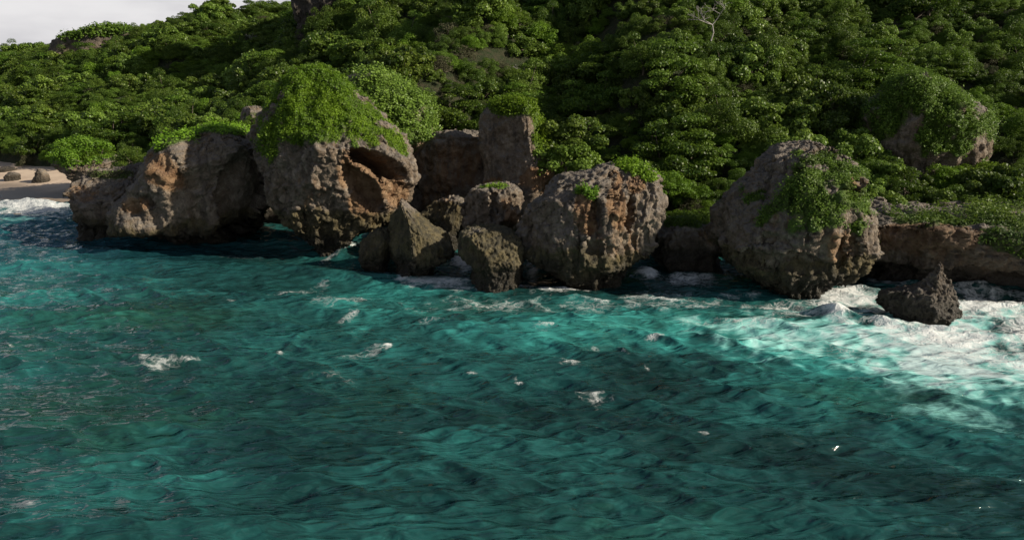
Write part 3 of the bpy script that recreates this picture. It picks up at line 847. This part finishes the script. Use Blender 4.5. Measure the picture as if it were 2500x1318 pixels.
link('sea', sea_me, M_WATER, kind='structure', label='choppy turquoise sea with white surf along the rocks')

# ---------------------------------------------------------------- foliage
def leaf_quads(C, Nn, size, r, aspect=0.75):
    """kite shaped leaves at C facing Nn"""
    n = len(C)
    t = r.normal(size=(n, 3))
    t -= (t * Nn).sum(1)[:, None] * Nn
    t /= np.linalg.norm(t, axis=1)[:, None] + 1e-9
    b = np.cross(Nn, t)
    L = (size * (0.65 + 0.7 * r.random(n)))[:, None] * 0.5
    W = L * aspect
    lift = Nn * L * 0.25
    V = np.stack([C - t * L - lift, C + b * W + t * L * 0.1, C + t * L - lift * 0.6, C - b * W + t * L * 0.1], 1).reshape(-1, 3)
    F = np.arange(4 * n).reshape(-1, 4)
    return V, F

def tube(P, R, sides=5):
    P = np.asarray(P, float); R = np.asarray(R, float)
    T = np.gradient(P, axis=0); T /= np.linalg.norm(T, axis=1)[:, None] + 1e-9
    ref = np.array([0.31, 0.77, 0.2]) if abs(T[0, 2]) > 0.5 else np.array([0.1, 0.1, 1.0])
    A = np.cross(T, ref); A /= np.linalg.norm(A, axis=1)[:, None] + 1e-9
    B = np.cross(T, A)
    th = np.linspace(0, 2 * math.pi, sides, endpoint=False)
    V = P[:, None] + R[:, None, None] * (np.cos(th)[None, :, None] * A[:, None] + np.sin(th)[None, :, None] * B[:, None])
    return V.reshape(-1, 3), grid_faces(len(P), sides, True)

def join(parts):
    Vs, Fs, o = [], [], 0
    for V_, F_ in parts:
        Vs.append(V_); Fs.append(F_ + o); o += len(V_)
    return np.vstack(Vs), np.vstack(Fs)

KINDS = {   # material, clumps, radius, height, clump radius, clump flatness, leaf size, leaves, up-bias
    'grape':  (M_GRAPE, 40, 2.1, 2.5, 0.55, 0.85, 0.185, 8500, 0.12),
    'tier':   (M_TIER, 34, 2.6, 2.9, 0.8, 0.42, 0.165, 10500, 0.35),
    'fine':   (M_FINE, 48, 2.0, 2.3, 0.55, 0.9, 0.115, 13000, 0.05),
    'bright': (M_BRIGHT, 44, 1.6, 1.7, 0.45, 0.9, 0.115, 10000, 0.1),
    'dry':    (M_DRY, 30, 1.5, 1.7, 0.5, 0.8, 0.12, 3200, 0.1),
}

def make_plant(kind, seed):
    mat, K, R, Hh, rc, fz, L, n, up = KINDS[kind]
    r = np.random.default_rng(seed)
    cs = []
    while len(cs) < K:
        d = r.normal(size=3); d[2] = abs(d[2]) * 0.9 + 0.02
        d /= np.linalg.norm(d)
        rad = 0.45 + 0.55 * r.random() ** 0.5
        rad *= 1.0 + (0.35 * r.random() if r.random() < 0.2 else 0.0)
        cs.append([d[0] * R * rad, d[1] * R * rad, 0.15 + d[2] * Hh * rad * 0.85 * (0.8 + 0.4 * r.random())])
    cs = np.array(cs)
    crs = rc * (0.6 + 0.8 * r.random(K))
    wsum = crs ** 2 / (crs ** 2).sum()
    idx = r.choice(K, size=n, p=wsum)
    d = r.normal(size=(n, 3)); d[:, 2] = np.where(r.random(n) < 0.8, np.abs(d[:, 2]), d[:, 2])
    d /= np.linalg.norm(d, axis=1)[:, None]
    rad = 0.55 + 0.5 * r.random(n) ** 0.6
    C = cs[idx] + d * (crs[idx] * rad)[:, None] * np.array([1, 1, fz])
    Nn = d * np.array([1, 1, 1 / max(fz, .4)])
    Nn /= np.linalg.norm(Nn, axis=1)[:, None]
    Nn = Nn * (1 - up * 0.5) + np.array([0, 0, up]) + 0.6 * r.normal(size=(n, 3))
    Nn /= np.linalg.norm(Nn, axis=1)[:, None]
    V_, F_ = leaf_quads(C, Nn, L, r, 0.9 if kind == 'grape' else 0.6)
    me = fast_mesh('crown_' + kind, V_, F_, smooth=False)
    tone_ = np.clip(0.5 + 0.30 * r.normal(size=n) + 0.35 * (r.random(K)[idx] - 0.5), 0, 1)
    attr(me, 'tone', tone_, 'FACE')
    me.materials.append(mat)
    parts = []
    tr = 0.05 + 0.03 * R
    base = np.array([0, 0, -0.5]); fork = np.array([0.1 * r.normal(), 0.1 * r.normal(), 0.28 * Hh])
    parts.append(tube([base, (base + fork) / 2 + 0.05 * r.normal(size=3), fork], [tr * 1.3, tr, tr * 0.85], 6))
    for c_ in cs[r.choice(K, 9, replace=False)]:
        mid = (fork + c_) / 2 + np.array([0, 0, -0.1 * Hh]) + 0.12 * r.normal(size=3)
        parts.append(tube([fork, mid, c_], [tr * 0.6, tr * 0.4, tr * 0.14], 4))
    tv, tf = join(parts)
    tme = fast_mesh('trunk_' + kind, tv, tf)
    tme.materials.append(M_BARK)
    return me, tme

PROTO = {k: [make_plant(k, 100 + 10 * i + j) for j in range(cnt)] for i, (k, cnt) in enumerate((('grape', 4), ('tier', 4), ('fine', 3), ('bright', 3), ('dry', 2)))}

# scatter over the slope: spacing kept by a coarse grid of taken cells
prg = np.random.default_rng(11)
cand = []
taken = {}
def free(px, py, dmin):
    cx, cy = int(px // 2), int(py // 2)
    for a in (-2, -1, 0, 1, 2):
        for b in (-2, -1, 0, 1, 2):
            for (qx, qy) in taken.get((cx + a, cy + b), ()):
                if (qx - px) ** 2 + (qy - py) ** 2 < dmin * dmin:
                    return False
    taken.setdefault((cx, cy), []).append((px, py))
    return True
N_TRY = 26000
tx = prg.uniform(-170, 85, N_TRY); ty = 46 + prg.random(N_TRY) ** 1.4 * 150
ts = shore_s(tx, ty)
tz = hill_h(tx, ty)
tu, tv_ = project(np.stack([tx, ty, tz + 1.5], -1))
ok = (ts > 1.3) & (tu > -500) & (tu < 3000) & (tv_ > -420) & (tz > 0.8)
nk = fbm(np.stack([tx, ty, 0 * tx], -1) * 0.075 + 3, 2)
nd_ = perlin(np.stack([tx, ty, 0 * tx], -1) * 0.13 + 40)
plants = []
for i in np.nonzero(ok)[0]:
    dmin = 1.5 + 1.0 * prg.random() + (0.5 if ty[i] > 85 else 0)
    if not free(tx[i], ty[i], dmin):
        continue
    q = prg.random()
    a = nk[i]
    if a > 0.3: kind = 'tier' if q < .4 else ('grape' if q < .75 else 'fine')
    elif a > 0.0: kind = 'tier' if q < .2 else ('grape' if q < .75 else 'fine')
    elif a > -0.25: kind = 'grape' if q < .45 else ('fine' if q < .8 else 'bright')
    else: kind = 'fine' if q < .5 else ('bright' if q < .8 else 'grape')
    if nd_[i] > 0.5 and q < 0.5: kind = 'dry'
    if 950 < tu[i] < 1480 and 30 < tv_[i] < 150: kind = 'dry' if q < .12 else ('bright' if q < .45 else kind)
    sc = 0.55 + 0.95 * prg.random() ** 2.2 + (0.2 if ty[i] > 90 else 0)
    if ts[i] < 4: sc *= 0.75
    plants.append([tx[i], ty[i], tz[i] - 0.15, kind, sc, tu[i], tv_[i]])
N_BIG = len(plants)

# which plants can be seen past the rocks
zb = np.full((132, 252), 1e9)
for rk in ROCKS.values():
    ru_, rv_ = project(rk['V'])
    ii = np.clip((rv_ / 10).astype(int), -1, 131); jj = np.clip((ru_ / 10).astype(int), -1, 251)
    m_ = (ii >= 0) & (jj >= 0)
    np.minimum.at(zb, (ii[m_], jj[m_]), rk['V'][m_, 1])
def shown(p):
    u_, v_ = p[5], p[6]
    if not (-20 < u_ < 2520 and -15 < v_ < 1318): return False
    return zb[min(131, max(0, int(v_ / 10))), min(251, max(0, int(u_ / 10)))] > p[1] - 1.0
for p in plants:
    p.append(p[4] / p[1] if shown(p) else 0.0)
plants.sort(key=lambda p: -p[7])
N_IND = 270
heroes, rest = plants[:N_IND], plants[N_IND:]

WORDS = {'grape': ('broad_leaved_shrub', 'glossy broad-leaved shrub', 'shrub'), 'tier': ('tiered_tree', 'dark flat-tiered tree', 'tree'),
         'fine': ('dense_bush', 'dense small-leaved bush', 'bush'), 'bright': ('round_bush', 'bright green rounded bush', 'bush'), 'dry': ('dry_bush', 'dry greyish bush', 'bush')}
PLACES = [(1130, 'behind the pointed rock'), (1330, 'beside the tall slab'), (1560, 'behind the big round boulder'), (1790, 'behind the flat topped rock'), (2120, 'behind the tall grey boulder'), (9999, 'above the overhanging rock shelf')]
def place_of(u_, v_):
    if u_ < 330: return 'above the beach'
    if u_ < 620: return 'above the slanting headland'
    if u_ < 980: return 'above the largest boulder'
    for lim, words in PLACES:
        if u_ < lim: return words
def height_of(v_):
    return 'high up' if v_ < 110 else ('midway up' if v_ < 260 else 'low down')
cells = {}
for p in heroes:
    cells.setdefault((p[3], place_of(p[5], p[6]), height_of(p[6])), []).append(p)
ORD = ['leftmost', 'second from left', 'third from left', 'fourth from left', 'fifth from left', 'sixth from left', 'seventh from left', 'eighth from left', 'ninth from left', 'tenth from left', 'eleventh from left', 'twelfth from left']
CROWNS = {}
def plural(w):
    return w + 'es' if w.endswith('bush') else w + 's'
def add_plant(kind, j, loc, rz, sc, label, group):
    me, tme = PROTO[kind][j]
    name, _, cat_ = WORDS[kind]
    root = link(name, None, label=label, cat=cat_, group=group)
    root.location = loc; root.rotation_euler = (0, 0, rz); root.scale = sc
    c_ = link('crown', me, None, root)
    link('trunk', tme, None, root)
    CROWNS.setdefault((kind, j), c_)
    return root
for (kind, place, hgt), ps in cells.items():
    ps.sort(key=lambda p: p[5])
    words = WORDS[kind][1]
    for i, p in enumerate(ps):
        if len(ps) == 1: lab = f'{words} {hgt} {place}'
        elif len(ps) <= 12: lab = f'{ORD[i] if i < len(ps) - 1 else "rightmost"} of {plural(words)} {hgt} {place}'
        else: lab = f'{words} in the thicket {hgt} {place}'
        j = int(prg.integers(len(PROTO[kind])))
        s_ = p[4]
        add_plant(kind, j, (p[0], p[1], p[2]), prg.random() * 6.28, (s_ * (0.9 + 0.2 * prg.random()), s_, s_ * (0.85 + 0.4 * prg.random())), lab, f'{plural(words)} {hgt} {place}')

# plants that stand on or beside particular rocks
SPECIAL = [('bright', 205, 372, 79, 2.0, 'rounded green bush crowning the undercut rock behind the beach'),
    ('grape', 470, 322, 62, 0.95, 'pale leafy shrub on top of the slanting headland'), ('grape', 515, 312, 62.5, .8, 'pale leafy shrub nearest the largest boulder on the headland top'),
    ('bright', 395, 368, 60, .55, 'small yellow green bush on the edge of the headland'), ('fine', 330, 395, 68, 1.0, 'dark bush in the gap behind the headland'),
    ('bright', 1625, 450, 54, 1.15, 'soft green bush right behind the big round boulder'), ('bright', 1690, 480, 55, 1.0, 'soft green bush above the flat topped rock'),
    ('bright', 1655, 530, 52, .62, 'low grassy green bush on the left of the flat topped rock'), ('bright', 1705, 535, 51.5, .72, 'low grassy green bush on the right of the flat topped rock'),
    ('dry', 1755, 560, 51.5, .5, 'brown withered bush hanging at the end of the flat topped rock'),
    ('grape', 2150, 500, 52, .8, 'glossy shrub in the corner between the grey boulder and the shelf'), ('bright', 2200, 530, 51, .7, 'bright low bush on the shelf beside the grey boulder'),
    ('grape', 2300, 510, 53, .9, 'glossy shrub at the middle of the rock shelf'), ('fine', 2400, 530, 52, .9, 'dark creeping bush on the rock shelf near the right edge'),
    ('fine', 2480, 520, 51.5, 1.0, 'dark creeping bush at the right edge above the shelf'), ('grape', 2440, 480, 54, 1.0, 'glossy shrub behind the creeping bushes at the right edge'),
    ('grape', 1380, 400, 57, 1.2, 'glossy shrub spilling beside the right foot of the tall slab'), ('grape', 1400, 340, 59, 1.2, 'glossy shrub beside the upper right of the tall slab'),
    ('fine', 620, 300, 66, .7, 'small bush on the pale knob left of the largest boulder')]
for (kind, u_, v_, Y_, s_, lab) in SPECIAL:
    add_plant(kind, int(prg.integers(len(PROTO[kind]))), (xat(u_, v_, Y_), Y_, zat(v_, Y_) - 0.75 * s_), prg.random() * 6.28, (s_, s_, s_ * .9), lab, None)

# the rest of the wood, too dense to count
def scatter(name, pts, label, cat):
    keys = sorted(CROWNS.keys())
    kidx = {}
    for n_, k_ in enumerate(keys): kidx.setdefault(k_[0], []).append(n_)
    co = np.array([p[:3] for p in pts], dtype=np.float32)
    me = bpy.data.meshes.new(name)
    me.vertices.add(len(co)); me.vertices.foreach_set('co', co.ravel())
    ia = me.attributes.new('pick', 'INT', 'POINT')
    ia.data.foreach_set('value', np.array([kidx[p[3]][int(prg.integers(len(kidx[p[3]])))] for p in pts], dtype=np.int32))
    ra = me.attributes.new('turn', 'FLOAT_VECTOR', 'POINT')
    ra.data.foreach_set('vector', np.array([(0, 0, prg.random() * 6.28) for p in pts], dtype=np.float32).ravel())
    sa = me.attributes.new('size', 'FLOAT_VECTOR', 'POINT')
    sa.data.foreach_set('vector', np.array([(p[4], p[4], p[4] * (.8 + .4 * prg.random())) for p in pts], dtype=np.float32).ravel())
    o = link(name, me, label=label, cat=cat, kind='stuff')
    ng = bpy.data.node_groups.new(name + '_scatter', 'GeometryNodeTree')
    ng.interface.new_socket('Geometry', in_out='INPUT', socket_type='NodeSocketGeometry')
    ng.interface.new_socket('Geometry', in_out='OUTPUT', socket_type='NodeSocketGeometry')
    gi = ng.nodes.new('NodeGroupInput'); go = ng.nodes.new('NodeGroupOutput')
    jn = ng.nodes.new('GeometryNodeJoinGeometry')
    for k_ in reversed(keys):
        oi = ng.nodes.new('GeometryNodeObjectInfo')
        oi.inputs['Object'].default_value = CROWNS[k_]
        oi.inputs['As Instance'].default_value = True
        oi.transform_space = 'ORIGINAL'
        ng.links.new(oi.outputs['Geometry'], jn.inputs[0])
    ip = ng.nodes.new('GeometryNodeInstanceOnPoints')
    ip.inputs['Pick Instance'].default_value = True
    def na(nm, dt):
        a_ = ng.nodes.new('GeometryNodeInputNamedAttribute'); a_.data_type = dt; a_.inputs['Name'].default_value = nm
        return a_.outputs['Attribute']
    ng.links.new(gi.outputs[0], ip.inputs['Points'])
    ng.links.new(jn.outputs[0], ip.inputs['Instance'])
    ng.links.new(na('pick', 'INT'), ip.inputs['Instance Index'])
    ng.links.new(na('turn', 'FLOAT_VECTOR'), ip.inputs['Rotation'])
    ng.links.new(na('size', 'FLOAT_VECTOR'), ip.inputs['Scale'])
    ng.links.new(ip.outputs[0], go.inputs[0])
    md = o.modifiers.new('scatter', 'NODES'); md.node_group = ng
    return o
low = []                                                    # low growth filling the gaps between the shrubs
lx = prg.uniform(-150, 80, 9000); ly = 46 + prg.random(9000) ** 1.4 * 140
lz = hill_h(lx, ly); ls = shore_s(lx, ly)
lu, lv = project(np.stack([lx, ly, lz], -1))
for i in np.nonzero((ls > 0.9) & (lz > 0.8) & (lu > -300) & (lu < 2800) & (lv > -300))[0]:
    low.append([lx[i], ly[i], lz[i] - 0.1, ('fine', 'bright', 'grape', 'fine', 'dry')[int(prg.integers(5))], 0.42 + 0.42 * prg.random(), 0, 0, 0])
scatter('hillside_thicket', rest + low[:3800], 'dense green thicket over the farther hillside', 'thicket')

# creepers: leaves growing over the surface of a rock
def creeper(rk, regions, count, size, mat, name, label, cat='creeper', thick=0.25, lump=0.5, seed=0, up_min=-0.3, edge=0.3, close=False):
    r = np.random.default_rng(500 + seed)
    V_, F_, = rk['V'], rk['F']
    C = V_[F_].mean(1)
    a_ = V_[F_[:, 2]] - V_[F_[:, 0]]; b_ = V_[F_[:, 3]] - V_[F_[:, 1]]
    cr = np.cross(a_, b_)
    area = np.linalg.norm(cr, axis=1)
    Nn = cr / (area[:, None] + 1e-9)
    cen = C.mean(0)
    if ((C - cen) * Nn).sum() < 0: Nn = -Nn
    u_, v_ = project(C)
    w = np.full(len(C), 9.0)
    nz = fbm(C * 0.55 + seed, 3) * edge * 2.0
    for (u0, v0, ru, rv, rot) in regions:
        al = math.radians(rot); du = u_ - u0; dv = v_ - v0
        p_ = (du * math.cos(al) + dv * math.sin(al)) / ru; q_ = (-du * math.sin(al) + dv * math.cos(al)) / rv
        w = np.minimum(w, np.sqrt(p_ * p_ + q_ * q_) + nz)
    clump = fbm(C * 0.8 + 3 * seed, 3)
    back = ((np.array([0, 0, CAM_H]) - C) * Nn).sum(1) < 0
    cov = np.zeros(len(V_)); np.maximum.at(cov, F_.ravel(), np.repeat((1 - sstep(0.7, 1.0, w)) * (Nn[:, 2] > up_min), 4))
    ma = rk['me'].attributes['moss']; old = np.zeros(len(V_), dtype=np.float32); ma.data.foreach_get('value', old)
    ma.data.foreach_set('value', np.maximum(old, cov * 0.9).astype(np.float32))
    wt = (1 - sstep(0.75, 1.05, w)) * area * (Nn[:, 2] > up_min) * np.clip(0.85 + 0.8 * clump, 0.25, 2) * np.where(back, 0.3, 1.0)
    if wt.sum() <= 0: return None
    pick = r.choice(len(C), size=count, p=wt / wt.sum())
    n0 = Nn[pick]
    off = thick * (0.15 + r.random(count)) * np.clip(1 + lump * 2.2 * clump[pick], 0.15, 3)
    P_ = C[pick] + n0 * off[:, None] + r.normal(size=(count, 3)) * 0.08
    P_[:, 2] += 0.3 * off
    nn = (n0 + 0.30 * r.normal(size=(count, 3))) if close else (n0 * 0.55 + np.array([0.1, -0.05, 0.5]) + 0.42 * r.normal(size=(count, 3)))
    nn /= np.linalg.norm(nn, axis=1)[:, None]
    Lv, Lf = leaf_quads(P_, nn, size, r, 0.8)
    me = fast_mesh(name, Lv, Lf, smooth=False)
    attr(me, 'tone', np.clip(0.45 + 0.22 * r.normal(size=count) + 0.35 * clump[pick], 0, 1), 'FACE')
    return link(name, me, mat, label=label, cat=cat, kind='stuff')

creeper(big_boulder, [(765, 240, 125, 100, 0), (700, 310, 85, 55, -30), (865, 275, 110, 55, 42), (945, 328, 60, 22, 42), (760, 320, 70, 45, 0)], 78000, 0.105, M_VINE, 'creeping_vine', 'bright green creeping vine over the top of the largest boulder', seed=1, thick=.10, lump=.35, edge=.35, close=True)
creeper(big_boulder, [(657, 355, 24, 24, 0), (705, 330, 30, 20, 0)], 1500, 0.15, M_BRIGHT, 'hanging_bush', 'small bright bush clinging to the upper left of the largest boulder', 'bush', seed=2, thick=.4)
creeper(vine_mound, [(950, 260, 130, 90, 20), (1000, 310, 60, 50, 0)], 16000, 0.2, M_GRAPE, 'creeping_vine', 'leafy creepers covering the outcrop behind the largest boulder', seed=3, thick=.5)
creeper(slab, [(1255, 252, 90, 28, 0), (1316, 300, 22, 64, -6), (1335, 370, 18, 40, -14)], 9000, 0.17, M_VINE, 'creeping_vine', 'green creepers over the top and right edge of the tall slab', seed=4, thick=.4)
creeper(round_boulder, [(1550, 415, 48, 16, 20), (1580, 430, 26, 18, 40)], 2600, 0.16, M_VINE, 'creeping_vine', 'yellow green tuft on top of the big round boulder', seed=5, thick=.25)
creeper(round_boulder, [(1440, 475, 26, 16, 10)], 900, 0.14, M_BRIGHT, 'hanging_bush', 'small green tuft on the front of the big round boulder', 'bush', seed=6, thick=.2)
creeper(knob, [(1205, 456, 34, 6, 0)], 500, 0.12, M_VINE, 'creeping_vine', 'thin green tuft on top of the knobbly boulder', seed=7, thick=.1)
creeper(grey_boulder, [(2055, 425, 80, 36, 10), (1960, 498, 110, 34, 8), (2070, 495, 80, 50, 0), (2010, 540, 75, 22, 0), (1990, 455, 60, 30, 0)], 11000, 0.12, M_FINE, 'cliff_shrubs', 'dark green shrubs matted across the front of the tall grey boulder', 'shrub', seed=8, thick=.2, lump=.8, edge=.8)
creeper(grey_boulder, [(1985, 390, 45, 12, -10)], 1200, 0.13, M_FINE, 'cliff_shrubs', 'flat dark tuft near the summit of the tall grey boulder', 'shrub', seed=9, thick=.2)
creeper(mound, [(2275, 235, 160, 75, 0), (2335, 310, 90, 70, 0), (2180, 270, 70, 60, 0)], 34000, 0.14, M_FINE, 'creeping_vine', 'hanging greenery over the outcrop above the rock shelf', seed=10, thick=.4, edge=.5)
creeper(left_wall, [(450, 330, 70, 22, -10), (395, 355, 26, 18, -40), (560, 318, 90, 14, 0)], 4200, 0.17, M_VINE, 'creeping_vine', 'yellow green creeper along the upper edge of the headland', seed=11, thick=.3)
creeper(left_spur, [(265, 425, 60, 9, 0)], 1500, 0.13, M_DRY, 'dry_grass', 'thin dry grass on top of the low spur', 'grass', seed=12, thick=.12)
creeper(perch, [(205, 372, 70, 22, 0)], 2500, 0.2, M_BRIGHT, 'creeping_vine', 'leaves hanging round the undercut beach rock', seed=13, thick=.4)
creeper(shelf, [(2260, 532, 90, 12, 0), (2440, 535, 120, 26, 4), (2480, 570, 80, 40, 0)], 9000, 0.16, M_FINE, 'creeping_vine', 'green ground creeper along the top of the rock shelf', seed=14, thick=.45, edge=.6)
creeper(block, [(1660, 545, 60, 12, 5)], 2500, 0.13, M_BRIGHT, 'grass_tuft', 'grassy tuft along the top of the flat topped rock', 'grass', seed=15, thick=.35)
creeper(bluff, [(220, 72, 150, 22, -4)], 9000, 0.35, M_FINE, 'creeping_vine', 'scrub along the top of the skyline bluff', 'scrub', seed=16, thick=.6)

# bare dead trees
def dead_tree(base, height, spread, seed, label):
    r = np.random.default_rng(seed)
    trunk, limbs = [], []
    def grow(p, d, ln, rad, depth, store):
        q = p + d * ln * 0.5 + r.normal(size=3) * ln * 0.04
        e = p + d * ln + r.normal(size=3) * ln * 0.06
        store.append(tube([p, q, e], [rad, rad * .85, rad * .65], 5))
        if depth == 0: return
        for _ in range(3 if depth > 3 else 2):
            nd2 = d + r.normal(size=3) * np.array([spread, spread * .6, 0.28]); nd2[2] = max(nd2[2], 0.05)
            nd2 /= np.linalg.norm(nd2)
            grow(e, nd2, ln * (0.55 + 0.3 * r.random()), rad * .66, depth - 1, limbs)
    grow(np.array([0, 0, -0.4]), np.array([0.05, 0, 1.0]), height * 0.3, 0.010 * height + .03, 5, trunk)
    root = link('dead_tree', None, label=label, cat='tree')
    root.location = base
    for nm, st in (('trunk', trunk), ('branches', limbs)):
        v_, f_ = join(st)
        link(nm, fast_mesh(nm, v_, f_), M_DEAD, root)
for (u_, v_, h_, sp, sd_, lab, lift) in [(1732, 150, 5.4, .75, 3, 'bleached leafless tree standing out pale on the upper right slope', 4.0), (1270, 205, 2.2, .8, 5, 'low pale dead branches above the tall slab', 1.2),
        (615, 120, 3.0, .7, 8, 'grey leafless tree on the far slope left of the dark cliff', 1.5), (400, 285, 2.6, .5, 12, 'pale dead twigs in the scrub above the headland', 1.2), (1990, 500, 0.001, .5, 14, '', 0)]:
    if not lab: continue
    b_ = on_hill(u_, v_)
    dead_tree((b_[0], b_[1], b_[2] + lift * 0.6), h_, sp, sd_, lab)
